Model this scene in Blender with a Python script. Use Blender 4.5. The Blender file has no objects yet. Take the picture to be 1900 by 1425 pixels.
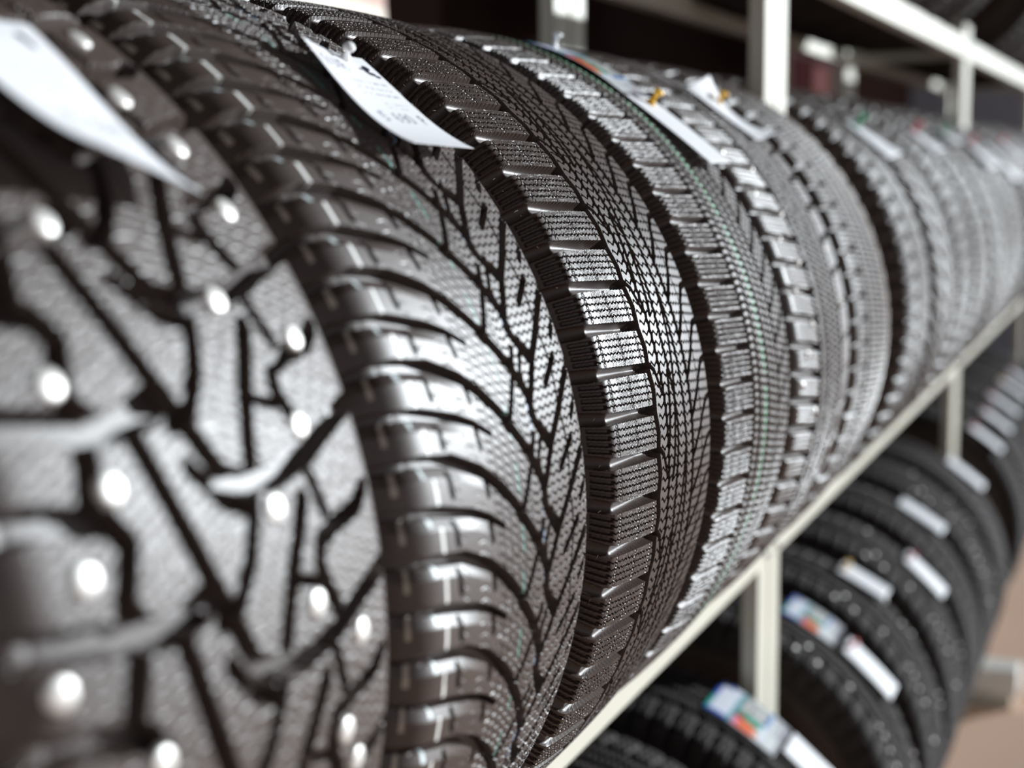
import bpy, math, random
import numpy as np
from mathutils import Matrix, Vector
random.seed(7); rng = np.random.RandomState(5)
sc = bpy.context.scene
COL = sc.collection
CZ = 1.42                       # camera height above the ground

# ---------------------------------------------------------------- camera
cam_data = bpy.data.cameras.new('camera'); cam = bpy.data.objects.new('camera', cam_data); COL.objects.link(cam)
yaw, pit, rol = 0.42440078, 0.15176556, -0.01279829
fw = np.array([-math.sin(yaw)*math.cos(pit), math.cos(yaw)*math.cos(pit), -math.sin(pit)])
rt = np.array([math.cos(yaw), math.sin(yaw), 0.0]); up = np.cross(rt, fw)
r2 = rt*math.cos(rol)+up*math.sin(rol); u2 = -rt*math.sin(rol)+up*math.cos(rol)
M = Matrix(((r2[0], u2[0], -fw[0], 0), (r2[1], u2[1], -fw[1], 0), (r2[2], u2[2], -fw[2], CZ), (0, 0, 0, 1)))
cam.matrix_world = M
cam_data.sensor_width = 36; cam_data.sensor_fit = 'HORIZONTAL'; cam_data.lens = 2676.5/1900*36
cam_data.clip_start = 0.05; cam_data.clip_end = 200
cam_data.dof.use_dof = True; cam_data.dof.focus_distance = 0.942; cam_data.dof.aperture_fstop = 3.7
sc.camera = cam

# ---------------------------------------------------------------- world, sun, exposure
w = bpy.data.worlds.new('sky'); sc.world = w; w.use_nodes = True
nt = w.node_tree; bg = nt.nodes['Background']
tcw = nt.nodes.new('ShaderNodeTexCoord'); sepw = nt.nodes.new('ShaderNodeSeparateXYZ'); nt.links.new(tcw.outputs['Generated'], sepw.inputs[0])
rampw = nt.nodes.new('ShaderNodeValToRGB'); nt.links.new(sepw.outputs['Z'], rampw.inputs[0])
cr = rampw.color_ramp; cr.elements[0].position = 0.0; cr.elements[0].color = (0.90, 0.97, 1.08, 1); cr.elements[1].position = 0.55; cr.elements[1].color = (0.14, 0.15, 0.165, 1)
e_ = cr.elements.new(0.16); e_.color = (0.82, 0.93, 1.08, 1); e_ = cr.elements.new(0.34); e_.color = (0.34, 0.37, 0.41, 1)
dotw = nt.nodes.new('ShaderNodeVectorMath'); dotw.operation = 'DOT_PRODUCT'; dotw.inputs[1].default_value = (0.52, 0.85, 0.0); nt.links.new(tcw.outputs['Generated'], dotw.inputs[0])
mrw = nt.nodes.new('ShaderNodeMapRange'); mrw.interpolation_type = 'SMOOTHSTEP'; mrw.inputs[1].default_value = 0.2; mrw.inputs[2].default_value = 0.95; mrw.inputs[3].default_value = 0.55; mrw.inputs[4].default_value = 0.85
nt.links.new(dotw.outputs['Value'], mrw.inputs[0]); nt.links.new(rampw.outputs[0], bg.inputs[0]); nt.links.new(mrw.outputs[0], bg.inputs[1])
sun_d = bpy.data.lights.new('sun', 'SUN'); sun_d.energy = 6.0; sun_d.angle = math.radians(1.0); sun_d.color = (0.90, 0.96, 1.0)
sun = bpy.data.objects.new('sun', sun_d); COL.objects.link(sun)
SUN = Vector((0.61, 0.75, 0.19)).normalized()
sun.rotation_euler = SUN.to_track_quat('Z', 'Y').to_euler(); sun.location = (6, 6, 8)
vs = sc.view_settings; vs.view_transform = 'Standard'; vs.look = 'None'; vs.gamma = 1; vs.use_curve_mapping = False
vs.exposure = 0.0

# ---------------------------------------------------------------- materials
def mat(name, col, rough=0.5, metal=0.0, spec=0.5, noise=0.0, nscale=40, bump=0.0, bscale=400, coat=0.0):
    m = bpy.data.materials.new(name); m.use_nodes = True; N = m.node_tree; b = N.nodes['Principled BSDF']
    b.inputs['Base Color'].default_value = (*col, 1); b.inputs['Roughness'].default_value = rough
    b.inputs['Metallic'].default_value = metal; b.inputs['Specular IOR Level'].default_value = spec
    tc = N.nodes.new('ShaderNodeTexCoord')
    if noise:
        n = N.nodes.new('ShaderNodeTexNoise'); n.inputs['Scale'].default_value = nscale; n.inputs['Detail'].default_value = 5
        N.links.new(tc.outputs['Object'], n.inputs['Vector'])
        mx = N.nodes.new('ShaderNodeMix'); mx.data_type = 'RGBA'
        mx.inputs[6].default_value = tuple(c*(1-noise) for c in col)+(1,); mx.inputs[7].default_value = tuple(min(1, c*(1+noise)) for c in col)+(1,)
        N.links.new(n.outputs['Fac'], mx.inputs[0]); N.links.new(mx.outputs[2], b.inputs['Base Color'])
    if bump:
        n2 = N.nodes.new('ShaderNodeTexNoise'); n2.inputs['Scale'].default_value = bscale; n2.inputs['Detail'].default_value = 3
        N.links.new(tc.outputs['Object'], n2.inputs['Vector'])
        bp = N.nodes.new('ShaderNodeBump'); bp.inputs['Strength'].default_value = bump; bp.inputs['Distance'].default_value = 0.001
        N.links.new(n2.outputs['Fac'], bp.inputs['Height']); N.links.new(bp.outputs['Normal'], b.inputs['Normal'])
    return m

def add_paint(m):
    """mix the painted marks stored in the mesh (stripes, print) over the base colour"""
    N = m.node_tree; b = N.nodes['Principled BSDF']
    a = N.nodes.new('ShaderNodeAttribute'); a.attribute_name = 'paint'
    mx = N.nodes.new('ShaderNodeMix'); mx.data_type = 'RGBA'
    src = b.inputs['Base Color'].links[0].from_socket if b.inputs['Base Color'].links else None
    if src: N.links.new(src, mx.inputs[6])
    else: mx.inputs[6].default_value = b.inputs['Base Color'].default_value
    N.links.new(a.outputs['Alpha'], mx.inputs[0]); N.links.new(a.outputs['Color'], mx.inputs[7])
    N.links.new(mx.outputs[2], b.inputs['Base Color'])
    return m

RUB = (0.052, 0.034, 0.027)
rubber = add_paint(mat('rubber', RUB, 0.44, spec=0.62, noise=0.25, nscale=60, bump=0.12, bscale=900))
rubber_glossy = add_paint(mat('glossy_rubber', RUB, 0.48, spec=0.88, noise=0.2, nscale=60, bump=0.10, bscale=900))  # same rubber, gloss raised to brighten the two nearest treads
rubber_dull = mat('dull_rubber', (0.050, 0.034, 0.028), 0.50, spec=0.42, noise=0.25, nscale=60, bump=0.12, bscale=900)  # same rubber, gloss cut to tone down highlights on the farther middle treads
rubber_dimmed = mat('dimmed_matte_rubber', (0.034, 0.027, 0.025), 0.72, spec=0.16, noise=0.25, nscale=60, bump=0.2, bscale=500)  # darker rubber copy, shade of the lower and upper rows put into colour
rubber_side = mat('sidewall_rubber', (0.056, 0.038, 0.031), 0.5, spec=0.4, noise=0.2, nscale=30, bump=0.2, bscale=500)
hair_mat = mat('rubber_hair', (0.12, 0.10, 0.09), 0.35)
stud_metal = mat('stud_metal', (0.96, 0.94, 0.90), 0.5, metal=0.6)
cream = mat('cream_powder_coat', (0.66, 0.64, 0.54), 0.42, noise=0.04, nscale=12, bump=0.05, bscale=300)
cream_old = mat('worn_cream_paint', (0.52, 0.51, 0.44), 0.5, noise=0.12, nscale=18, bump=0.05, bscale=300)
def paper_mat(name, col):
    m = add_paint(mat(name, col, 0.55, spec=0.3)); N = m.node_tree; b = N.nodes['Principled BSDF']
    tr = N.nodes.new('ShaderNodeBsdfTranslucent'); tr.inputs[0].default_value = (*col, 1)
    ms = N.nodes.new('ShaderNodeMixShader'); ms.inputs[0].default_value = 0.12
    out = N.nodes['Material Output']
    N.links.new(b.outputs[0], ms.inputs[1]); N.links.new(tr.outputs[0], ms.inputs[2]); N.links.new(ms.outputs[0], out.inputs[0])
    return m
paper = paper_mat('white_paper', (0.93, 0.94, 0.97))
gloss_sticker = add_paint(mat('printed_sticker', (0.75, 0.78, 0.85), 0.3))
pin_yellow = mat('yellow_plastic', (1.0, 0.56, 0.03), 0.3)
pin_white = mat('white_plastic', (0.94, 0.93, 0.93), 0.3)
pin_green = mat('green_plastic', (0.01, 0.35, 0.16), 0.3)
pin_red = mat('red_plastic', (0.65, 0.03, 0.05), 0.3)
pin_orange = mat('orange_plastic', (0.85, 0.30, 0.02), 0.3)
steel = mat('pin_steel', (0.7, 0.7, 0.7), 0.3, metal=1.0)

# ---------------------------------------------------------------- helpers
def tag(o, label=None, cat=None, group=None, kind=None):
    if label: o['label'] = label
    if cat: o['category'] = cat
    if group: o['group'] = group
    if kind: o['kind'] = kind
    return o
def link(name, me, parent=None, m=None):
    o = bpy.data.objects.new(name, me); COL.objects.link(o)
    if m and not me.materials: me.materials.append(m)
    if parent: o.parent = parent
    return o
def empty(name, loc):
    o = bpy.data.objects.new(name, None); o.location = loc; o.empty_display_size = 0.05; COL.objects.link(o); return o
def grid_mesh(name, co, closed_rows, smooth=True, paint=None):
    """co: (rows, cols, 3)"""
    nr, nc = co.shape[:2]
    me = bpy.data.meshes.new(name)
    me.vertices.add(nr*nc); me.vertices.foreach_set('co', co.reshape(-1).astype(np.float32))
    r = np.arange(nr if closed_rows else nr-1); c = np.arange(nc-1)
    R_, C_ = np.meshgrid(r, c, indexing='ij'); Rn = (R_+1) % nr
    q = np.stack([R_*nc+C_, R_*nc+C_+1, Rn*nc+C_+1, Rn*nc+C_], -1).reshape(-1, 4)
    nf = len(q)
    me.loops.add(nf*4); me.loops.foreach_set('vertex_index', q.reshape(-1).astype(np.int32))
    me.polygons.add(nf); me.polygons.foreach_set('loop_start', (np.arange(nf)*4).astype(np.int32))
    me.polygons.foreach_set('use_smooth', np.full(nf, smooth, dtype=bool))
    if paint is not None:
        at = me.color_attributes.new('paint', 'FLOAT_COLOR', 'POINT')
        at.data.foreach_set('color', paint.reshape(-1).astype(np.float32))
    me.update(calc_edges=True); me.validate()
    return me
def box_verts(x0, x1, y0, y1, z0, z1):
    v = [(x, y, z) for x in (x0, x1) for y in (y0, y1) for z in (z0, z1)]
    f = [(0, 1, 3, 2), (4, 6, 7, 5), (0, 4, 5, 1), (2, 3, 7, 6), (0, 2, 6, 4), (1, 5, 7, 3)]
    return v, f
def boxes_mesh(name, bl, bevel=0.0):
    V, F = [], []
    for b in bl:
        v, f = box_verts(*b); k = len(V); V += v; F += [tuple(i+k for i in q) for q in f]
    me = bpy.data.meshes.new(name); me.from_pydata(V, [], F); me.update()
    return me
def boxes(name, bl, m, parent=None, bevel=0.0):
    o = link(name, boxes_mesh(name, bl), parent, m)
    if bevel:
        md = o.modifiers.new('bevel', 'BEVEL'); md.width = bevel; md.segments = 2; md.limit_method = 'ANGLE'
    return o
def lathe_mesh(name, prof, n=20):
    """prof: list of (r, z)"""
    P = np.array(prof); a = np.arange(n)*2*math.pi/n
    co = np.stack([P[None, :, 0]*np.cos(a)[:, None], P[None, :, 0]*np.sin(a)[:, None], np.repeat(P[None, :, 1], n, 0)], -1)
    return grid_mesh(name, co, True)

# ---------------------------------------------------------------- tread patterns  (v across, w around, millimetres)
def tri(x):                       # triangle wave -1..1, period 1
    return 4*np.abs((x % 1.0)-0.5)-1
def soft(d, hw, s): return np.clip((hw-d)/s+0.5, 0, 1)
def pl_dist(V, W, pts, per):
    """distance to a polyline repeated with period per around the tyre"""
    best = np.full(V.shape, 1e9)
    pts = np.array(pts, float)
    lo, hi = pts[:, 1].min(), pts[:, 1].max()
    Wm = float(W.max()); k0 = int(math.floor((0-hi-12)/per)); k1 = int(math.ceil((Wm-lo+12)/per))
    for k in range(k0, k1+1):
        for a, b in zip(pts[:-1], pts[1:]):
            ay, by = a[1]+k*per, b[1]+k*per
            if max(ay, by) < -12 or min(ay, by) > Wm+12: continue
            dx, dy = b[0]-a[0], by-ay; L = dx*dx+dy*dy+1e-9
            t = np.clip(((V-a[0])*dx+(W-ay)*dy)/L, 0, 1)
            d = (V-a[0]-t*dx)**2+(W-ay-t*dy)**2
            best = np.minimum(best, d)
    return np.sqrt(best)
def per_dist(x, p): return np.abs((x+p/2) % p-p/2)
def ugr(d, hw): return np.sqrt(np.clip(1-(d/hw)**2, 0, 1))
def rngm(v, a, b, s=1.2): return np.clip((v-a)/s+.5, 0, 1)*np.clip((b-v)/s+.5, 0, 1)

def des_focus(V, W, P, T, s):       # T3: sharp winter tyre, pitch P, tile T = 4 P
    D = np.zeros(V.shape)
    mx = lambda d: np.maximum(D, d)
    wb = W + 0.083*(V+38)                                   # shoulder gaps slope
    wb = wb - np.where(V < -100, 0.0016*(V+100)**2, 0)
    g = per_dist(wb-16.5, P)
    ph = (wb-16.5) % P                                       # 0 = gap centre
    dep = 9.5*np.clip((V+150)/100, 0.0, 1); hwg = np.interp(V, [-150, -112, -98, -60, -30], [5.0, 4.6, 3.7, 3.3, 3.3])
    D = mx(dep*ugr(g, hwg)**.8*(V < -28))
    D = mx(8.5*soft(np.abs(V+30-1.6*tri(W/P)), 3.6, s))
    # four jagged sipes per block
    for j in range(1, 5):
        c = 3.3+(P-6.6)*j/5
        dd = np.abs(ph-c-0.55*tri(V/5.2)-0.3*tri(V/2.3+j*.3))
        D = mx(4.0*soft(dd, 0.30, s)*rngm(V, -104, -33))
        D = mx(2.6*soft(np.abs(ph-c), 1.25, s)*rngm(V, -119, -104))
    # fine wavy lines on the block tops and small dimples at the ends
    sub = ((ph-3.3) % ((P-6.6)/5))/((P-6.6)/5)
    wl = per_dist(V+0.55*tri(W/3.4)+0.5*np.sin(W*0.9+V*.5), 2.05)
    D = mx(0.26*soft(wl, 0.22, s)*rngm(V, -86, -50)*rngm(sub, .12, .88, .1))
    for vc in (-96, -67, -39.5):
        dd = np.hypot(V-vc, (sub-.5)*(P-6.6)/5)
        D = mx(0.45*soft(np.abs(dd-1.35), 0.35, s)*(g > 3.4))
    # side face: framed panel with a narrow kinked mark
    D = mx(0.9*soft(pl_dist(V, ph, [(-136, 8), (-128, 9), (-129.5, 13), (-126, 20), (-126, 22), (-136, 8)], 1e5), 0.45, s)*(g > 3))
    D = mx(0.6*soft(np.abs(V+141), .4, s))
    # centre ribs
    q = P/4
    cen = rngm(V, -27, 58)
    wob = 0.9*tri(W/q)
    ob1 = pl_dist(V, W, [(27, T+6), (21, T-28), (13, T-60), (6, T-88), (1, 0), (-2, -8)], T)
    ob2 = pl_dist(V, W, [(4, T*.5+8), (-2, T*.5-20), (-8, T*.5-42)], T)
    D = mx(8*soft(ob1, 1.9, s)); D = mx(8*soft(ob2, 1.9, s))
    for vc, hw in ((-10, 2.2), (9, 2.0), (29, 2.2), (46, 3.0)):
        D = mx(7*soft(np.abs(V-vc-wob-(3*np.sin(2*math.pi*W/T) if vc in (9, 31) else 0)), hw, s))
    zz = per_dist(W+1.5*tri(V/9.0)+0.12*V, q)
    D = mx(6*soft(zz, 0.62, s)*rngm(V, -24, 47))
    D = mx(8*soft(pl_dist(V, W, [(-30, 19), (-20, 12), (-13, -4)], P*2), 1.7, s))
    # far shoulder: steep slanted blocks
    far = pl_dist(V, W, [(46, -2), (56, 6), (66, 14), (78, 26), (90, 34), (126, 38)], P)
    D = mx(8*soft(far, 2.4, s))
    D = mx(4.5*soft(per_dist(W+1.1*tri(V/6)+0.1*V, q), 0.55, s)*rngm(V, 50, 100))
    D = mx(5*soft(np.abs(V-72-1.2*tri(W/q)), 0.6, s))
    return D

def des_arch(V, W, P, T, s):        # T2: arched grooves; P = 48.2
    D = np.zeros(V.shape)
    mx = lambda d: np.maximum(D, d)
    long_ = [(-150, 164), (-127, 169), (-96, 168), (-69, 163), (-45, 153), (-25, 140), (-12, 129), (1, 115.5), (14, 101.5), (25, 86), (27, 78)]
    short = [(-150, 140), (-121, 146), (-88, 142), (-58, 134.5), (-42, 128.5), (-27, 120.5)]
    fade = np.clip((V+146)/45, 0, 1)
    # width grows from shoulder to centre
    D = mx(8*fade*soft(pl_dist(V, W, long_, P), 2.9+0.006*(V+60), s))
    D = mx(7*fade*soft(pl_dist(V, W, short, P), 2.5-0.02*(V+90)*(V > -90), s))
    for pts, hw in (([(22, 159), (12, 143), (-2, 124)], 2.0), ([(38, 190), (24, 171), (31, 161), (40, 151)], 2.2),
                    ([(104, 192), (88, 184), (72, 172.5), (46, 152), (27, 128), (28, 117), (44, 105)], 2.9),
                    ([(78, 149), (54, 135)], 2.3), ([(100, 172), (84, 160)], 2.0), ([(26, 128), (24, 146), (36, 163)], 1.6)):
        D = mx(8*soft(pl_dist(V, W, pts, P), hw, s))
    H = P/2
    D = mx(7*soft(pl_dist(V, W, [(-76, 182), (-75, 171)], H), 1.5, s)); D = mx(7*soft(pl_dist(V, W, [(-42, 174), (-40.5, 164)], H), 1.5, s))
    # sloped ramp on the lower side of each arch, towards the shoulder
    for pts in (long_, short):
        a_ = np.array(pts); wa = np.interp(V, a_[:, 0], a_[:, 1]); x = (wa-W) % P
        D = mx(4.2*np.clip(1-x/8.5, 0, 1)*np.clip((V+140)/25, 0, 1)*np.clip((-38-V)/40, 0, 1))
    # thin zigzag sipes following the arches
    ws = W-np.where(V < 10, -0.0075*np.clip(V+95, 0, 200)**2*0.55, 0)
    zz = per_dist(ws+1.1*tri(V/8.5), P/9)
    D = mx(1.8*soft(zz, 0.20, s)*rngm(V, -36, 102))
    zz2 = per_dist(ws+0.9*tri(V/11), P/8)
    D = mx(.5*soft(zz2, 0.2, s)*rngm(V, -72, -46)*(0.5+0.5*np.sign(np.sin(V*.23))))
    D = mx(5*soft(np.abs(V-68-2.0*tri(W/P)), 0.7, s))
    # small rib on the near shoulder side
    D = np.where(np.abs(V+150) < 2.0, -0.8, D)
    D = mx(1.2*soft(np.abs(V+146.5), .8, s))
    return D

def des_stud(V, W, P, T, s):        # T1: directional studded tread, tile 74
    D = np.zeros(V.shape)
    mx = lambda d: np.maximum(D, d)
    for pts, hw in (
        ([(-44, 126), (-40, 112), (-36, 99), (-31, 84), (-20, 56), (-10, 37), (-2, 22), (12, 17), (31, 15), (57, 20), (72, 26), (96, 34), (125, 38)], 3.4),
        ([(-20, 56), (-33, 52), (-53, 50.5), (-91, 59), (-124, 65)], 4.2),
        ([(-124, 104), (-111, 101), (-94, 101), (-65, 93), (-59, 84), (-67, 64), (-58, 52)], 3.8),
        ([(-64, 49), (-71, 27)], 4.2),
        ([(-26, 131), (-44, 125)], 4.2),
        ([(15, 92), (9, 76), (2, 62), (-8, 49), (-20, 45)], 2.6),
        ([(44, 151), (36, 138), (28, 125), (20, 108), (16, 97)], 3.2),
        ([(-19, 177), (-5, 161), (8, 156)], 2.2),
        ([(96, 72), (85, 65), (66, 62), (51, 58), (48, 48), (52, 38), (57, 29)], 2.8),
        ([(53, 86), (59, 68)], 2.0), ([(32, 121), (44, 117)], 0.8)):
        D = mx(11.5*soft(pl_dist(V, W, pts, P), hw+0.9, s)*np.clip((130-np.abs(V))/28, 0, 1))
    # sipes, wavy, direction changes across the tread
    zz = per_dist(W*0.9+0.35*np.abs(V)+0.9*tri(V/9), P/16)
    D = mx(0.55*soft(zz, 0.3, s)*rngm(V, -100, 100))
    # toothed inner edges
    return D

def des_studblock(V, W, P, T, s):   # T5: block near shoulder, ribs, large far blocks
    D = np.zeros(V.shape); mx = lambda d: np.maximum(D, d)
    wb = W+0.16*(V+100)+np.where(V < -100, -0.0012*(V+100)**2, 0)
    g = per_dist(wb-8, P)
    D = mx(8*np.clip((V+150)/35, 0, 1)*ugr(g, 4.0)*(V < -38))
    D = mx(3*soft(per_dist(wb-8+.8*tri(V/8), P/5), .5, s)*rngm(V, -104, -44))
    D = mx(9*soft(np.abs(V+41-2*tri(W/P)), 3.4, s))
    D = mx(6*soft(per_dist(W+2*tri(V/16)+.3*V, P/4), .9, s)*rngm(V, -34, 48))
    D = mx(7*soft(np.abs(V+14-3*tri(W/P)), 1.7, s)); D = mx(7*soft(np.abs(V-14-3*tri(W/P+.5)), 1.7, s))
    D = mx(9*soft(np.abs(V-51), 4, s))
    P2 = T/3
    D = mx(8*soft(per_dist(W-10-0.15*V, P2), 2.2, s)*(V > 50))
    D = mx(2*soft(per_dist(W, P2/6), .4, s)*rngm(V, 58, 100))
    return D

def des_band(V, W, P, T, s):        # T4: blocks with sub rows, wavy ribs
    D = np.zeros(V.shape); mx = lambda d: np.maximum(D, d)
    wb = W+0.08*(V+38); wb = wb-np.where(V < -100, 0.0014*(V+100)**2, 0)
    g = per_dist(wb-4, P); ph = (wb-4) % P
    D = mx(9.5*np.clip((V+150)/100, 0, 1)*ugr(g, np.interp(V, [-150, -110, -90, -40], [4.6, 4.2, 3.0, 3.0]))*(V < -38))
    for j in range(1, 5):
        c = 2.8+(P-5.6)*j/5
        D = mx(4.5*soft(np.abs(ph-c-.5*tri(V/5.2)), .7, s)*rngm(V, -104, -40))
        D = mx(2.6*soft(np.abs(ph-c), 1.2, s)*rngm(V, -118, -104))
    D = mx(1.0*soft(per_dist(V+.8*tri(W/3.2), 4.1), .9, s)*rngm(V, -92, -52))
    for vc, hw in ((-36, 2.8), (-18, 1.8), (10, 1.8), (27, 1.8), (46, 2.4)):
        D = mx(8*soft(np.abs(V-vc-.9*tri(W/(P/4))), hw, s))
    D = mx(6*soft(per_dist(W+1.4*tri(V/10)+.2*V, P/4), .8, s)*rngm(V, -36, 100))
    D = mx(8*soft(per_dist(W-.5*V, P), 2.0, s)*(V > 50))
    return D

def des_rib(V, W, P, T, s):         # T6: fine ribs
    D = np.zeros(V.shape); mx = lambda d: np.maximum(D, d)
    for vc, hw in ((-58, 3), (-24, 3), (8, 3), (40, 3), (74, 1.4)):
        D = mx(8*soft(np.abs(V-vc-1.5*tri(W/(P/2))), hw, s))
    D = mx(4*soft(per_dist(W+2*tri(V/16)+.1*V, P/4), .8, s)*rngm(V, -102, 102))
    D = mx(7*np.clip((V+140)/35, 0, 1)*soft(per_dist(W-2, P), 2.2, s)*(V < -58))
    D = mx(7*soft(per_dist(W-.3*V, P), 2.0, s)*(V > 74))
    return D

def des_far(V, W, P, T, s):         # tyres further off: shoulder blocks and wide circumferential grooves
    D = np.zeros(V.shape); mx = lambda d: np.maximum(D, d)
    D = mx(8*np.clip((150-np.abs(V))/40, 0, 1)*soft(per_dist(W+.1*np.abs(V), P), 2.8, s)*(np.abs(V) > 42))
    for vc, hw in ((-40, 6), (-8, 4), (16, 4), (44, 6)):
        D = mx(8*soft(np.abs(V-vc-1.5*tri(W/P)), hw, s))
    D = mx(4*soft(per_dist(W+2*tri(V/16)+.1*V, P/4), 1.0, s)*rngm(V, -102, 102))
    return D

def des_far_v(V, W, P, T, s):       # tyres further off: V shaped directional grooves
    D = np.zeros(V.shape); mx = lambda d: np.maximum(D, d)
    D = mx(8*np.clip((150-np.abs(V))/40, 0, 1)*soft(per_dist(W-16*np.sqrt(np.abs(V)/10.0+.2)*1.6, P), 3.2, s)*(np.abs(V) > 7))
    D = mx(9*soft(np.abs(np.abs(V)-30-2*tri(W/P)), 5, s)); D = mx(5*soft(np.abs(np.abs(V)-70), 1.4, s))
    D = mx(3*soft(per_dist(W+2*tri(V/16), P/5), .9, s)*rngm(V, -102, 102))
    return D

# ---------------------------------------------------------------- tyre geometry
R0 = 0.330
def profile(vs_mm, wid=1.0, e0=96., e1=122.):
    """arclength v (mm, tread units) -> axial, radius, normal (metres)"""
    t = np.arange(0, 262, 0.25)
    ang = np.where(t < e0, math.radians(5.5)*(t/e0)**1.5, 0)
    k = np.clip((t-e0)/(e1-e0), 0, 1); k = k*k*(3-2*k)
    ang = np.where(t >= e0, math.radians(5.5)+k*math.radians(70.5), ang)
    ang = ang+np.clip((t-e1)/60, 0, 1)*math.radians(22)+np.clip((t-195)/50, 0, 1)*math.radians(32)
    ax = np.cumsum(np.cos(ang))*0.25e-3*wid; rd = R0-np.cumsum(np.sin(ang))*0.25e-3
    a = np.abs(vs_mm); sg = np.sign(vs_mm)
    A = np.interp(a, t, ax)*sg; Rr = np.interp(a, t, rd); an = np.interp(a, t, ang)
    return A, Rr, np.sin(an)*sg, np.cos(an)

def tread_mesh(name, design, ntile, pitches, dv, dw, arc=(-75, 105), coarse=10, wid=1.0, e0=96., e1=122., vmin=-148, vmax=148, paintf=None, phase=0.0, smooth=False):
    circ = 2*math.pi*R0*1000
    T = circ/ntile; P = T/pitches
    Mr = int(round(T/dw)); dwr = T/Mr
    vv = np.arange(vmin, vmax+dv*.5, dv)
    V, W = np.meshgrid(vv, np.arange(Mr)*dwr, indexing='xy')
    tile = design(V, (W+phase) % T, P, T, max(dv, dwr)*1.0)
    n = ntile*Mr
    idx = np.arange(n); deg = (idx*dwr/1000/R0*180/math.pi+180) % 360-180
    fine = (deg > arc[0]) & (deg < arc[1])
    keep = idx[fine | (idx % coarse == 0)]
    D = tile[keep % Mr]
    # taper displacement to nothing at the mesh borders so the sidewalls meet it
    D = D*np.clip((vv-vmin)/3, 0, 1)[None]*np.clip((vmax-vv)/3, 0, 1)[None]
    A, Rr, nA, nR = profile(vv, wid, e0, e1)
    D = D*1e-3
    ax = A[None]-nA[None]*D; rr = Rr[None]-nR[None]*D
    ph = keep*dwr/1000/R0
    co = np.stack([rr*np.cos(ph)[:, None], ax, rr*np.sin(ph)[:, None]+R0], -1)
    paint = np.zeros(co.shape[:2]+(4,))
    if paintf is not None:
        w_ = (keep*dwr)[:, None]+0*vv[None]; paintf(paint, vv[None]+0*w_, w_, D*1000)
    return grid_mesh(name, co, True, smooth, paint)

def side_mesh(name, sgn, start, wid=1.0, e0=96., e1=122., n=180):
    vv = np.concatenate([np.linspace(start-1, 255, 46)])*sgn
    A, Rr, nA, nR = profile(vv, wid, e0, e1)
    D = np.zeros(len(vv)); a = np.abs(vv)
    for c, h in ((164, .8), (172, .5), (200, .6), (238, -1.5), (230, .7)):
        D += h*np.exp(-((a-c)/2.0)**2)
    D *= 1e-3; D[0] = 0.0008
    A = A-nA*D; Rr = Rr-nR*D
    # bead turn-in and inner wall
    A = np.concatenate([A, [A[-1]-0.012*sgn, A[-1]-0.020*sgn, A[-1]-0.016*sgn]]); Rr = np.concatenate([Rr, [Rr[-1]-0.006, Rr[-1]-0.004, Rr[-1]+0.012]])
    ph = np.arange(n)*2*math.pi/n
    co = np.stack([Rr[None]*np.cos(ph)[:, None], A[None]+0*ph[:, None], Rr[None]*np.sin(ph)[:, None]+R0], -1)
    if sgn < 0: co = co[:, ::-1]
    return grid_mesh(name, co, True)
def liner_mesh(name, wid=1.0, n=96):
    pr = [(-.080, .218), (-.100, .24), (-.104, .27), (-.096, .298), (-.07, .309), (0, .314), (.07, .309), (.096, .298), (.104, .27), (.100, .24), (.080, .218)]
    A = np.array([p[0]*wid for p in pr]); Rr = np.array([p[1] for p in pr])
    ph = np.arange(n)*2*math.pi/n
    co = np.stack([Rr[None]*np.cos(ph)[:, None], A[None]+0*ph[:, None], Rr[None]*np.sin(ph)[:, None]+R0], -1)[:, ::-1]
    return grid_mesh(name, co, True)

def on_tread(v, w_mm, wid=1.0, e0=96., e1=122., lift=0.0):
    A, Rr, nA, nR = profile(np.array([float(v)]), wid, e0, e1)
    ph = w_mm/1000/R0
    r = Rr[0]+lift*nR[0]; a = A[0]+lift*nA[0]
    nrm = Vector((nR[0]*math.cos(ph), nA[0], nR[0]*math.sin(ph)))
    return Vector((r*math.cos(ph), a, r*math.sin(ph)+R0)), nrm

stud_me = lathe_mesh('stud', [(0.0036, -0.002), (0.0036, 0.0003), (0.0032, 0.0007), (0.0016, 0.0008), (0.0015, 0.0016), (0.0010, 0.0020), (0.0, 0.0021)], 16)
stud_me.materials.append(stud_metal)
stud_big = lathe_mesh('stud_large', [(0.0058, -0.002), (0.0058, 0.0006), (0.0054, 0.0011), (0.0040, 0.0016), (0.0020, 0.0019), (0.0, 0.0020)], 18)
stud_big.materials.append(stud_metal)

def make_tyre(label, cat, group, x, s, zc, tread_me, sides, liner, studs=(), wid=1.0, e0=96., e1=122., stud_m=None):
    root = empty('tyre', (x, s, zc-R0)); tag(root, label, cat, group)
    link('tread', tread_me, root)
    link('sidewall', sides[0], root); link('sidewall', sides[1], root)
    link('inner_liner', liner, root)
    for v, wm in studs:
        p, n = on_tread(v, wm, wid, e0, e1)
        o = link('stud', stud_m or stud_me, root); o.location = p; o.rotation_euler = n.to_track_quat('Z', 'Y').to_euler()
    return root
def set_mat(me, m):
    me.materials.append(m); return me
def sides_for(wid, e0, e1, start=147):
    return [set_mat(side_mesh('sidewall', -1, start, wid, e0, e1), rubber_side), set_mat(side_mesh('sidewall', 1, start, wid, e0, e1), rubber_side)]
XC, ZM = -0.630, CZ-0.208          # centre line of the middle row
ZL = ZM-0.790; ZU = ZM+0.780
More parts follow.
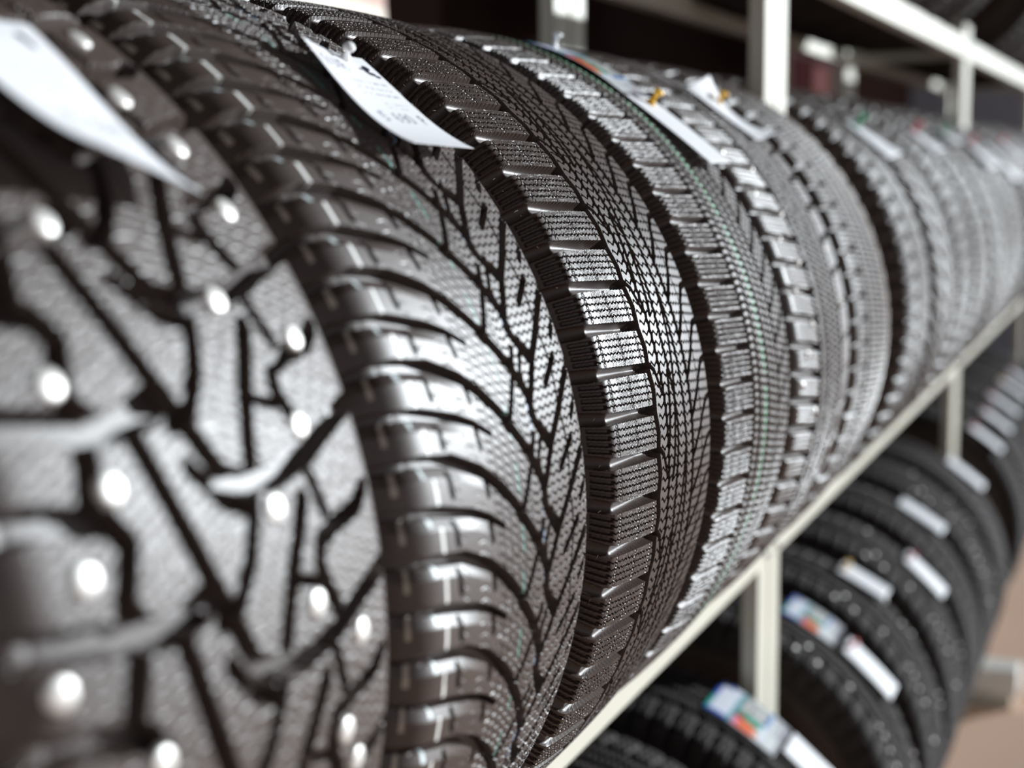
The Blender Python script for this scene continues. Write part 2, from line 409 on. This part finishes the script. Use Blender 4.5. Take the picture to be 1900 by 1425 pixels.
def hairs(root, v_list, w0, w1, step, wid, e0, e1, length=0.005, jit=0.6):
    V, F = [], []
    for v in v_list:
        wcur = w0
        while wcur < w1:
            p, n = on_tread(v+random.uniform(-jit, jit), wcur, wid, e0, e1)
            d = (n+Vector((random.uniform(-.25, .25), random.uniform(-.45, .1), random.uniform(-.3, .3)))).normalized()
            L = length*random.uniform(.5, 1.2); a = d.orthogonal().normalized()*0.00016; b = d.cross(a).normalized()*0.00016
            k = len(V)
            bend = Vector((random.uniform(-1, 1), random.uniform(-1, 1), random.uniform(-1, 1)))*0.0006
            for q, rr in ((0, 1), (.5, .8), (1, .5)):
                c = p+d*L*q+bend*q*q
                V += [c+a*rr, c+b*rr, c-a*rr, c-b*rr]
            for i in range(2):
                for j in range(4):
                    F.append((k+i*4+j, k+i*4+(j+1) % 4, k+i*4+4+(j+1) % 4, k+i*4+4+j))
            F.append((k+8, k+9, k+10, k+11))
            wcur += step*random.uniform(.6, 1.4)
    me = bpy.data.meshes.new('rubber_hairs'); me.from_pydata([tuple(q) for q in V], [], F); me.update()
    o = link('rubber_hairs', me, root, hair_mat); tag(o, kind='stuff')

# painted lines on the treads -------------------------------------------------
def stripe(paint, V, W, D, v0, hw, col, dash=None, maxd=1.0, wob=0.5, a=1.0):
    m = (np.abs(V-v0-wob*np.sin(W*.07)) < hw) & (D < maxd)
    if dash:
        per, on, off = dash; m &= ((W-off) % per) < on
    paint[m] = (*col, a)
def paint_arch(p, V, W, D):
    per = 2*math.pi*R0*1000/86
    stripe(p, V, W, D, -88.5, 1.25, (.90, .90, .86), (per, 16.0, 166.5), 1.0, 0.2)
    stripe(p, V, W, D, -96, 1.6, (.80, .90, .90), (per, 6.0, 160), 4.5, 0.1)
    stripe(p, V, W, D, -113, 1.6, (.42, .37, .31), (per, 12, 155), 5.0, 0.2)
    stripe(p, V, W, D, -5, .7, (.10, .42, .33), (31, 18, 4)); stripe(p, V, W, D, 22, .6, (.16, .30, .50), (57, 24, 4))
def paint_band(p, V, W, D):
    stripe(p, V, W, D, 0.5, 2.0, (.12, .46, .24), (140, 131, 30), 1.2)
def paint_rib(p, V, W, D):
    for v0, c in ((58, (.32, .20, .12)), (66, (.45, .33, .24)), (86, (.30, .19, .12)), (94, (.40, .30, .22))):
        stripe(p, V, W, D, v0, 1.6, c)
def paint_focus(p, V, W, D):
    pass

W1 = dict(wid=1.0, e0=92., e1=128.)
tr1 = set_mat(tread_mesh('tread', des_stud, 28, 1, 1.1, 1.1, **W1), rubber_glossy)
W2 = dict(wid=1.0, e0=88., e1=128.)
tr2 = set_mat(tread_mesh('tread', des_arch, 43, 1, 0.7, 0.7, vmin=-156, paintf=paint_arch, **W2), rubber_glossy)
W3 = dict(wid=1.0, e0=98., e1=110.)
tr3 = set_mat(tread_mesh('tread', des_focus, 18, 4, 0.45, 0.42, arc=(-62, 100), paintf=paint_focus, **W3), rubber)
tr4 = set_mat(tread_mesh('tread', des_band, 19, 4, 0.9, 0.9, smooth=True, arc=(-60, 100), paintf=paint_band, **W3), rubber)
W5 = dict(wid=1.08, e0=100., e1=122.)
tr5 = set_mat(tread_mesh('tread', des_studblock, 19, 4, 1.1, 1.1, smooth=True, arc=(-60, 100), **W5), rubber)
W6 = dict(wid=0.93, e0=98., e1=118.)
tr6 = set_mat(tread_mesh('tread', des_rib, 19, 4, 1.2, 1.2, smooth=True, arc=(-60, 100), paintf=paint_rib, **W6), rubber)
WF = dict(wid=.93, e0=82., e1=120.)
trF = [set_mat(tread_mesh('tread', des_far, 74, 1, 2.2, 2.0, smooth=True, **WF), rubber_dull), set_mat(tread_mesh('tread', des_far_v, 60, 1, 2.2, 2.0, smooth=True, **WF), rubber_dull),
       set_mat(tread_mesh('tread', des_far, 66, 1, 2.2, 2.0, smooth=True, phase=9, **WF), rubber_dull)]
sF = sides_for(.93, 82., 120.); lin = set_mat(liner_mesh('inner_liner'), rubber_side)
s1 = sides_for(1.0, 92., 128.); s2 = [set_mat(side_mesh('sidewall', -1, 155, 1.0, 88., 128.), rubber_side), set_mat(side_mesh('sidewall', 1, 147, 1.0, 88., 128.), rubber_side)]
s3 = sides_for(1.0, 98., 110.); s5 = sides_for(1.08, 100., 122.); s6 = sides_for(.93, 98., 118.)

G_MID = 'tyres on the middle shelf'
studs1 = [(-37, 202), (-70, 143), (-60, 104), (-81, 78), (-100, 46), (33, 163), (76, 142), (56, 106), (24, 78), (41, 35), (75, 13), (60, -26), (75, 204), (71, 238), (59, 266), (74, 308), (72, -44), (-60, 8), (-88, 182), (-70, 232)]
t1 = make_tyre('studded tyre with bright metal studs, nearest on the middle shelf', 'tyre', None, XC, .435, ZM, tr1, s1, lin, studs1, 1.0, 92., 128., stud_big)
t2 = make_tyre('tyre with long arched grooves and dashed pale lines, second in the middle row', 'tyre', None, XC, .682, ZM, tr2, s2, lin)
t3 = make_tyre('sharply focused tyre with sawtooth shoulder blocks, third in the middle row', 'tyre', None, XC, .933, ZM, tr3, s3, lin)
hairs(t3, (-99.5, -112), -150, 420, 7.0, 1.0, 98., 110., 0.0045)
hairs(t2, (93,), -160, 420, 16.0, 1.0, 88., 128., 0.006)
t4 = make_tyre('tyre with a thin green line round its tread, behind the sharply focused tyre', 'tyre', None, XC, 1.185, ZM, tr4, s3, lin)
studs5 = [(-50, 164), (-60, 113), (-92, 88), (-84, 25), (-100, -3), (-62, 52), (-55, 216), (-90, 190), (-88, 140), (-55, -35), (-96, 240), (60, 120), (70, 60)]
t5 = make_tyre('studded tyre with square shoulder blocks, between green lined tyre and brown striped tyre', 'tyre', None, XC, 1.447, ZM, tr5, s5, lin, studs5, 1.08, 100., 122.)
t6 = make_tyre('tyre with faint brown stripes on its far shoulder, last before the near post', 'tyre', None, XC, 1.712, ZM, tr6, s6, lin)

def dim_tread(r):  # swaps the tread to the darkened rubber copy
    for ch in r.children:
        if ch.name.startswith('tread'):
            ch.material_slots[0].link = 'OBJECT'; ch.material_slots[0].material = rubber_dimmed
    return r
def copy_thing(root, loc, label, group=None):
    r = root.copy(); COL.objects.link(r); r.location = loc; r['label'] = label
    if group: r['group'] = group
    elif 'group' in r: del r['group']
    for ch in list(root.children):
        c = ch.copy(); COL.objects.link(c); c.parent = r
        for g in list(ch.children):
            d = g.copy(); COL.objects.link(d); d.parent = c
    return r
ordn = ['first', 'second', 'third', 'fourth', 'fifth', 'sixth', 'seventh', 'eighth']
tyF = []
mid2 = [2.07, 2.328, 2.586, 2.844, 3.102, 3.36, 3.618]
for i, s in enumerate(mid2):
    lab = 'blurred dark tyre, %s behind the near post on the middle shelf' % ordn[i]
    if i < 3:
        t = make_tyre(lab, 'tyre', G_MID, XC, s, ZM, trF[i], sF, lin); tyF.append(t)
    else:
        t = copy_thing(tyF[i % 3], (XC, s, ZM-R0), lab, G_MID)
mid3 = [4.03+.258*i for i in range(7)]
for i, s in enumerate(mid3):
    copy_thing(tyF[(i+1) % 3], (XC, s, ZM-R0), 'distant tyre at the right edge, %s beyond the far post on the middle shelf' % ordn[i], G_MID)
# lower shelf
studsL = [(random.choice((-72, -44, 64, 84))+random.uniform(-6, 6), wq+random.uniform(-8, 8)) for wq in range(40, 400, 24)]
G_LOW = 'tyres on the lower shelf'
low1 = [.945, 1.205, 1.465, 1.722]
for i, s in enumerate(low1):
    lab = ['lower shelf tyre at the bottom edge, fourth before the near post', 'lower shelf tyre at the bottom edge, third before the near post', 'lower shelf tyre before the near post, with a bit of blue sticker',
           'lower shelf tyre before the near post, carrying the large colourful sticker'][i]
    dim_tread(copy_thing(tyF[i % 3], (XC, s, ZL-R0), lab, G_LOW))
lowS = dim_tread(make_tyre('studded lower shelf tyre behind the near post, carrying a colourful sticker and a white tag', 'tyre', G_LOW, XC, 2.11, ZL, trF[2], sF, lin, studsL, .93, 82., 120.))
low2 = [2.11+.275*i for i in range(6)]
for i, s in enumerate(low2[1:]):
    lab = 'lower shelf tyre, %s behind the near post' % ordn[i+1]
    dim_tread(copy_thing(lowS if i in (0, 1, 3) else tyF[i % 3], (XC, s, ZL-R0), lab, G_LOW))
for i in range(6):
    dim_tread(copy_thing(tyF[i % 3], (XC, 4.04+.262*i, ZL-R0), 'distant lower shelf tyre at the right edge, %s beyond the far post' % ordn[i], G_LOW))
# upper shelf
G_UP = 'tyres on the upper shelf'
for i in range(4):
    dim_tread(copy_thing(tyF[(i+1) % 3], (XC, 2.62+.258*i, ZU-R0), 'shaded upper shelf tyre seen from below, %s of the four above the middle section' % ordn[i], G_UP))
for i in range(5):
    dim_tread(copy_thing(tyF[i % 3], (XC, 4.36+.262*i, ZU-R0), 'shaded upper shelf tyre in the top right corner, %s beyond the far post' % ordn[i], G_UP))
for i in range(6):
    dim_tread(copy_thing(tyF[i % 3], (XC, .44+.255*i, ZU-R0), 'upper shelf tyre above the near rack section, %s from the near end' % ordn[i], G_UP))

# ---------------------------------------------------------------- racks
XF, XR = -0.466, -0.790
JOINT = [-0.045, 1.884, 3.815, 5.746]
def make_rack(y0, y1, label):
    root = empty('tyre_rack', ((XF+XR)/2, (y0+y1)/2, 0)); tag(root, label, 'rack', 'tyre rack sections')
    ox, oy = (XF+XR)/2, (y0+y1)/2
    top = CZ+0.325
    def bx(name, bl, m=cream, bevel=.0012, par=root):
        return boxes(name, [(a-ox, b-ox, c-oy, d-oy, e, f) for a, b, c, d, e, f in bl], m, par, bevel)
    tpost = .003
    for ys, sg in ((y0+.004, 1), (y1-.004, -1)):
        for xf, sx in ((XF-.0036, 1), (-.757, 1)):
            a, b = sorted((ys, ys+sg*.052))
            # channel: web towards the aisle with a shallow centre rib, two flanges
            bl = [(xf-tpost, xf, a, b, 0.004, top), (xf-.022, xf-tpost, a, a+tpost, 0.004, top), (xf-.022, xf-tpost, b-tpost, b, 0.004, top)]
            u = bx('upright', bl)
            bx('base_plate', [(xf-.030, xf+.006, a-.004 if sg > 0 else a, b if sg > 0 else b+.004, 0, .004)], cream_old, .0005)
            # slots along the web
    for zr in (CZ-.5115, CZ-.5115-.790, CZ-.5115+.780):
        for xr, dx in ((XF, -1), (XR, 1)):
            leg = (xr-.003, xr) if dx < 0 else (xr, xr+.003)
            fl = (xr-.028, xr-.003) if dx < 0 else (xr+.003, xr+.028)
            bx('rail', [(leg[0], leg[1], y0+.0025, y1-.0025, zr-.0255, zr+.0205), (fl[0], fl[1], y0+.06, y1-.06, zr-.0255, zr-.0225)])
        for ys in (y0+.030, y1-.030):
            bx('cross_bar', [(XR+.026, XF-.026, ys-.012, ys+.012, zr-.0225, zr-.008)], cream_old)
            for xr in (XF+.0015,):
                for zz in (-.012, .012):
                    bx('bolt', [(xr-.0014, xr+.003, ys-.005, ys+.005, zr+zz-.005, zr+zz+.005)], steel, .001)
    return root
labs = ['cream steel rack section holding the large foreground tyres', 'cream steel rack section between the near and the far post', 'distant cream steel rack section at the right edge']
for i in range(3): make_rack(JOINT[i], JOINT[i+1], labs[i])
# floor foot reaching into the aisle at the far joint
ft = empty('rack_foot', (-.5, 3.83, 0)); tag(ft, 'pale steel foot on the ground under the far post', 'foot')
boxes('foot_beam', [(-.22, .215, -.05, .05, .035, .105)], mat('pale_concrete', (0.85, 0.84, 0.80), .8, noise=.06, nscale=20), ft, .006)
boxes('foot_plate', [(-.20, .20, -.04, .04, 0, .035)], cream_old, ft, .002)

# ---------------------------------------------------------------- paper tags and stickers
FONT = {'0': '0110 1001 1001 1001 0110', '1': '0010 0110 0010 0010 0111', '4': '1001 1001 1111 0001 0001', '5': '1111 1000 1110 0001 1110', '6': '0110 1000 1110 1001 0110',
        '9': '0110 1001 0111 0001 0110', 'P': '1110 1001 1110 1000 1000', 'Q': '0110 1001 1001 1010 0101', 'U': '1001 1001 1001 1001 0110', 'R': '1110 1001 1110 1010 1001', ' ': '0000 0000 0000 0000 0000'}
def put_text(paint, txt, u0, t0, ch, cw, col, N):
    """ch, cw glyph cell height and width as fractions; writes left to right along u"""
    U, T = N; x = u0
    for c in txt:
        g = FONT[c].split()
        for j, row in enumerate(g):
            for i, b in enumerate(row):
                if b == '1':
                    m = (U >= x+i*cw/5) & (U < x+(i+1)*cw/5) & (T >= t0+j*ch/5) & (T < t0+(j+1)*ch/5)
                    paint[m] = (*col, 1)
        x += cw*1.1
def fuzz_line(paint, u0, u1, t0, th, col, N, seed=0, dens=.6):
    U, T = N; k = np.floor(U*46+seed*7.3); r = np.abs(np.sin(k*12.9898+seed*78.2)*43758.5) % 1
    m = (U > u0) & (U < u1) & (np.abs(T-t0) < th*(.45+.55*((r*7) % 1))) & (r < dens)
    paint[m] = (*col, .85)
def sheet(name, label, cat, group, sc_, s0, s1, a0, a1, zc, liftf, m, nu=40, ntt=70, skew=0.0, paintf=None, wf=None, thick=.0003):
    """a sheet on the tread: u across (s0..s1), t down the tyre (angle a0..a1, degrees)"""
    u = np.linspace(0, 1, nu); t = np.linspace(0, 1, ntt); U, T = np.meshgrid(u, t)
    s = s0+(s1-s0)*U+skew*T
    if wf: s = s+wf(U, T)
    an = np.radians(a0+(a1-a0)*T)
    r = 0.3305+liftf(U, T)
    co = np.stack([r*np.cos(an), s-sc_, r*np.sin(an)], -1)
    am = math.radians((a0+a1)/2); org = np.array([.3305*math.cos(am), (s0+s1)/2-sc_, .3305*math.sin(am)])
    paint = np.zeros(U.shape+(4,))
    if paintf: paintf(paint, U, T)
    me = grid_mesh(name, (co-org)[:, :], False, True, paint); me.materials.append(m)
    o = link(name, me); o.location = (XC+org[0], sc_+org[1], zc+org[2])
    sd = o.modifiers.new('thickness', 'SOLIDIFY'); sd.thickness = thick; sd.offset = 0
    tag(o, label, cat, group)
    return o
INK = (.10, .10, .14)
def tag_print(p, U, T):
    N = (U, T)
    put_text(p, 'QUR', .10, .10, .10, .13, (.30, .30, .36), N)
    # small dark leaping figure emblem
    for (cu, ct, ru, rt_) in ((.86, .12, .055, .026), (.82, .15, .04, .035), (.86, .18, .06, .018), (.92, .205, .045, .014), (.78, .135, .06, .010)):
        p[((U-cu)/ru)**2+((T-ct)/rt_)**2 < 1] = (.01, .01, .04, 1)
    for k, t0 in enumerate((.29, .35, .41)): fuzz_line(p, .35+.0*k, .90, t0, .011, (.42, .43, .48), N, k)
    for k, t0 in enumerate((.50, .54)): fuzz_line(p, .5, .9, t0, .007, (.60, .60, .66), N, k+4)
    put_text(p, '5 690 P', .20, .60, .10, .095, (.22, .23, .28), N)
def tag_print_near(p, U, T):
    N = (U, T)
    for (cu, ct, ru, rt_) in ((.80, .10, .04, .03), (.82, .14, .03, .03)):
        p[((U-cu)/ru)**2+((T-ct)/rt_)**2 < 1] = (.02, .02, .06, 1)
    for k, t0 in enumerate((.30, .36, .42)): fuzz_line(p, .3, .88, t0, .008, (.70, .71, .76), N, k)
    put_text(p, '5 690', .35, .58, .10, .11, (.52, .54, .60), N)
def sheet_path(label, cat, sc_, s1, wd, a0, b0, b1, b2, L, zc, m, nu, ntt, paintf, twist=0.0, cup=0.0):
    n = ntt; a = math.radians(a0); x = .3335*math.cos(a); z = .3335*math.sin(a); pts = [(x, z)]
    for i in range(n-1):
        t = (i+.5)/(n-1); b = math.radians(b0+b1*t+b2*t*t); x += L/(n-1)*math.cos(b); z -= L/(n-1)*math.sin(b); pts.append((x, z))
    pts = np.array(pts); u = np.linspace(0, 1, nu); t = np.linspace(0, 1, n); U, T = np.meshgrid(u, t)
    dx = np.gradient(pts[:, 0]); dz = np.gradient(pts[:, 1]); nn = np.stack([-dz, dx], -1)/np.hypot(dx, dz)[:, None]
    off = (twist*(1-U)*T+cup*(1-U)**2*(1-T)**2)
    co = np.stack([pts[:, 0][:, None]+nn[:, 0][:, None]*off, s1-wd+wd*U-sc_, pts[:, 1][:, None]+nn[:, 1][:, None]*off], -1)
    org = co[n//2, nu//2].copy(); paint = np.zeros(U.shape+(4,)); paintf(paint, U, T)
    me = grid_mesh('price_tag', co-org, False, True, paint); me.materials.append(m)
    o = link('price_tag', me); o.location = (XC+org[0], sc_+org[1], zc+org[2])
    sd = o.modifiers.new('thickness', 'SOLIDIFY'); sd.thickness = .0003; sd.offset = 0
    return tag(o, label, cat)
sheet_path('large white paper price tag hanging on the nearest studded tyre', 'price tag', .435, .473, .068, 53.2, 37.4, 34.1, -45, .1096, ZM, paper, 110, 180, tag_print_near, .020, .004)
sheet_path('white paper price tag with printed text and a dark emblem, on the arched groove tyre', 'price tag', .682, .752, .075, 54.0, 37.8, 22.9, -38.6, .090, ZM, paper, 200, 260, tag_print, .003, .010)
def sticker_print(p, U, T):
    p[...] = (.72, .76, .84, 1)
    def r(u0, u1, t0, t1, c): p[(U >= u0) & (U < u1) & (T >= t0) & (T < t1)] = (*c, 1)
    r(0, 1, 0, .05, (.05, .12, .55)); r(0, .09, 0, .36, (.06, .14, .55)); r(.9, 1, .0, .2, (.05, .12, .5))
    r(.06, .5, .0, .04, (.0, .42, .28))
    r(0, 1, .30, .36, (.10, .35, .40))
    r(.02, .30, .36, .66, (.85, .16, .06)); r(.02, .26, .36, .44, (.80, .25, .40)); r(.30, .50, .36, .70, (.03, .36, .24)); r(.30, .42, .36, .48, (.20, .05, .03))
    r(.50, 1, .36, .74, (.30, .30, .30)); r(.55, .72, .38, .70, (.62, .60, .58)); r(.78, .95, .40, .70, (.55, .58, .57))
    r(.06, .2, .66, .72, (.75, .28, .08)); r(.50, 1, .70, .76, (.04, .18, .42))
    r(0, 1, .78, 1, (.55, .56, .58)); r(0, 1, .9, 1, (.22, .21, .24)); r(.05, .45, .78, .96, (.62, .66, .66)); r(.55, .8, .77, .88, (.70, .74, .78))
    fuzz_line(p, .5, .95, .84, .02, (.08, .06, .08), (U, T), 2); fuzz_line(p, .1, .9, .93, .015, (.6, .6, .6), (U, T), 5); fuzz_line(p, .55, .95, .5, .02, (.1, .1, .1), (U, T), 6)
flat = lambda U, T: 0.0012+0*U
sheet('brand_sticker', 'colourful printed sticker with an orange stripe, on top of the green lined tyre', 'sticker', None, 1.185, 1.195, 1.262, 71.5, 53.0, ZM,
      lambda U, T: .0015+.002*np.sin(T*3.1), gloss_sticker, 60, 110, 0.0, sticker_print)
sheet('price_tag', 'long white paper tag with a yellow pin, on the green lined tyre', 'price tag', None, 1.185, 1.195, 1.258, 53.0, 37.0, ZM,
      lambda U, T: .002+.010*T**2, paper, 30, 60, 0.012)
sheet('price_tag', 'short twisted white paper tag with a yellow pin, on the studded block tyre', 'price tag', None, 1.447, 1.425, 1.475, 57.0, 43.0, ZM,
      lambda U, T: .002+.014*(T-.55)**2*4*(.2+U), paper, 30, 60, 0.045)

def make_pin(label, colm, x, s, zc, a_deg, lift, size=1.0, tilt=(0, 0, 0), group=None):
    """push pin standing on the tread at angle a"""
    a = math.radians(a_deg); n = Vector((math.cos(a), 0, math.sin(a)))
    p = Vector((XC, s, zc))+n*(0.3305+lift)
    root = empty('push_pin', p); n2 = (n+Vector(tilt)).normalized(); root.rotation_euler = n2.to_track_quat('Z', 'Y').to_euler()
    tag(root, label, 'push pin', group)
    k = size
    head = lathe_mesh('head', [(0, 0), (.0042*k, 0), (.0046*k, .0008*k), (.0040*k, .0020*k), (.0024*k, .0034*k), (.0021*k, .0080*k), (.0026*k, .0100*k), (.0046*k, .0112*k), (.0050*k, .0124*k), (.0045*k, .0138*k), (0, .0142*k)], 20)
    link('head', head, root, colm)
    link('needle', lathe_mesh('needle', [(0.0004, 0.0005), (.0004, -.004), (.0, -.0055)], 8), root, steel)
    return root
make_pin('white push pin through the colourful sticker on the green lined tyre', pin_white, XC, 1.237, ZM, 69.5, .002)
make_pin('yellow push pin through the long white tag on the green lined tyre', pin_yellow, XC, 1.235, ZM, 51.0, .003)
make_pin('yellow push pin through the twisted white tag on the studded block tyre', pin_yellow, XC, 1.475, ZM, 53.0, .004)
make_pin('clear whitish push pin through the printed tag with the dark emblem', pin_white, XC, .724, ZM, 53.0, .005, .75, (.25, -.75, .1))
make_pin('orange push pin at the left edge above the large white tag', pin_orange, XC, .462, ZM, 59.5, .004)

PIN_LAB = {}
FAR_TAGS = [  # s centre, tyre s, angle0, angle1, pin
    (2.12, 2.07, 52, 38, pin_green, 'white paper tag with a green pin on the first tyre behind the near post'),
    (2.64, 2.586, 52, 40, pin_red, 'white paper tag with a red pin, right of the green pinned tag'),
    (3.04, 3.102, 53, 44, pin_green, 'short white paper tag with a pale green pin below the far post'),
    (3.30, 3.36, 48, 33, pin_red, 'white paper tag with a red pin just right below the far post'),
    (3.63, 3.618, 46, 27, None, 'long bright white paper tag at the right, last before the far rack section'),
    (4.02, 4.03, 50, 37, pin_red, 'pale paper tag with a red pin at the right edge of the middle row')]
for row_, txt_ in zip(FAR_TAGS, ('green push pin in the tag on the first tyre behind the near post', 'red push pin in the tag right of the green pinned one', 'pale green push pin in the short tag left below the far post',
                             'red push pin in the tag just right below the far post', '', 'red push pin in the pale tag at the right edge of the middle row')): PIN_LAB[row_[5]] = txt_
for sx, ts, a0, a1, pm, lb in FAR_TAGS:
    sheet('price_tag', lb, 'price tag', 'paper tags on the blurred middle tyres', ts, sx-.026, sx+.040, a0, a1, ZM, lambda U, T: .003+.012*T**2*(.4+U), paper, 14, 24, 0.02)
    if pm: make_pin(PIN_LAB[lb], pm, XC, sx+.015, ZM, a0-2.0, .004, 1.5, group='push pins in the blurred tags')
LOW_TAGS = [
    (1.765, 1.722, 49, 36, 'white paper tag right below the large colourful sticker at the bottom edge', None),
    (2.165, 2.11, 50.5, 33, 'white paper tag right below the smaller colourful sticker', pin_red),
    (2.445, 2.385, 64, 48.5, 'white paper tag with a yellow pin, right of the near lower post', pin_yellow),
    (2.72, 2.66, 50, 33, 'white paper tag with a red corner, right of the yellow pinned lower tag', pin_red),
    (3.00, 2.935, 62, 44, 'white curled paper tag above the red cornered lower tag', None),
    (3.54, 3.485, 57, 39, 'white curled paper tag at the foot of the far post', None),
    (4.00, 4.04, 58, 40, 'white paper tag with a pink corner, lowest of the right edge pile', pin_red),
    (4.28, 4.302, 58, 41, 'white paper tag, second from below of the right edge pile', pin_red),
    (4.54, 4.564, 60, 42, 'white paper tag with a red corner, third of the right edge pile', pin_red),
    (4.84, 4.826, 60, 42, 'white paper tag, fourth of the right edge pile', pin_yellow),
    (5.10, 5.088, 59, 42, 'white paper tag, topmost of the right edge pile', pin_red)]
LOW_PIN = dict(zip([r[4] for r in LOW_TAGS if r[5]], ('red push pin in the white tag below the smaller colourful sticker', 'yellow push pin in the lower tag right of the near lower post',
    'red push pin in the lower tag right of the yellow pinned one', 'red push pin in the lowest tag of the right edge pile', 'red push pin in the second tag from below, right edge pile',
    'red push pin in the third tag from below, right edge pile', 'yellow push pin in the fourth tag from below, right edge pile', 'red push pin in the topmost tag of the right edge pile')))
for sx, ts, a0, a1, lb, pm in LOW_TAGS:
    sheet('price_tag', lb, 'price tag', 'paper tags on the lower shelf tyres', ts, sx-.030, sx+.034, a0, a1, ZL, lambda U, T: .003+.010*T**2, paper, 14, 24, 0.0)
    if pm: make_pin(LOW_PIN[lb], pm, XC, sx+.0, ZL, a0-1.5, .004, 1.1, group='push pins in the lower tags')
sheet('brand_sticker', 'large colourful printed sticker at the bottom, left of the near lower post foot', 'sticker', None, 1.722, 1.705, 1.800, 68.5, 50, ZL, flat, gloss_sticker, 60, 110, 0, sticker_print)
sheet('brand_sticker', 'smaller colourful printed sticker right of the near lower post', 'sticker', None, 2.11, 2.125, 2.215, 69, 53, ZL, flat, gloss_sticker, 60, 110, 0, sticker_print)
sheet('brand_sticker', 'blue bit of sticker at the bottom edge on a lower tyre', 'sticker', None, 1.465, 1.43, 1.52, 62, 46, ZL, flat, gloss_sticker, 60, 110, 0, sticker_print)

# ---------------------------------------------------------------- surroundings
ground_m = mat('beige_paving', (0.82, 0.56, 0.42), 0.8, spec=0.2, noise=0.08, nscale=3, bump=0.2, bscale=60)
wall_dark_m = mat('dark_brown_panel', (0.070, 0.044, 0.040), 1.0, spec=0.0, noise=0.3, nscale=2)
wall_blue_m = mat('blue_grey_render', (0.33, 0.37, 0.45), 0.8, noise=0.05, nscale=1)
pink_m = mat('pink_render', (0.52, 0.36, 0.31), 0.8, noise=0.05, nscale=2)
cream_wall_m = mat('cream_plaster_band', (0.85, 0.80, 0.68), 0.7, noise=0.04, nscale=2)
g = boxes('floor', [(-40, 40, -10, 60, -.05, 0)], ground_m); tag(g, kind='structure')
wb_ = boxes('wall_back', [(-1.42, -1.30, 2.56, 8.4, 0, 2.38)], wall_dark_m); tag(wb_, kind='structure')
wf_ = boxes('wall_far', [(-1.30, .15, 8.2, 8.4, 0, 2.3)], wall_blue_m); tag(wf_, kind='structure')
cl = boxes('shade_awning', [(-1.42, 1.0, -1.5, 7.5, 2.38, 2.42)], wall_dark_m); tag(cl, kind='structure')  # unseen awning added to shade the tyre tops and upper row
# pinkish house wall with a cream band seen through the gap at the top left
def ray(px, py):
    d = fw+r2*((px-950)/2676.5)-u2*((py-712.5)/2676.5); return d
hd = ray(1642, 287); hd = np.array([hd[0], hd[1]]); hd /= np.linalg.norm(hd)
p0 = ray(700, 22)*9.0; z_band = CZ+p0[2]
ang = math.atan2(hd[1], hd[0])
me = boxes_mesh('wall_left', [(-4, 3.4, 0, .3, 0, 7)]); ow = link('wall_left', me, None, pink_m); ow.location = (p0[0], p0[1], 0); ow.rotation_euler = (0, 0, ang); tag(ow, kind='structure')
me = boxes_mesh('trim_1', [(-4, 3.4, -.04, 0, z_band-1.2, z_band)]); oc = link('trim_1', me, None, cream_wall_m); oc.location = ow.location; oc.rotation_euler = ow.rotation_euler; tag(oc, kind='structure')
# poster on the dark wall
pb = empty('poster', (-1.298, 5.75, CZ+.26)); tag(pb, 'small red and pink poster on the dark back wall behind the rear post', 'poster')
boxes('panel', [(0, .004, -.30, .30, -.13, .13)], mat('dark_red_print', (0.035, 0.012, 0.012), .9, spec=0.0), pb)
boxes('pink_field', [(.004, .006, .06, .26, -.11, .11)], mat('pink_print', (0.16, 0.07, 0.07), .9, spec=0.0), pb)
boxes('red_band', [(.004, .006, -.28, .04, -.10, -.03)], mat('red_print', (0.20, 0.012, 0.012), .9, spec=0.0), pb)
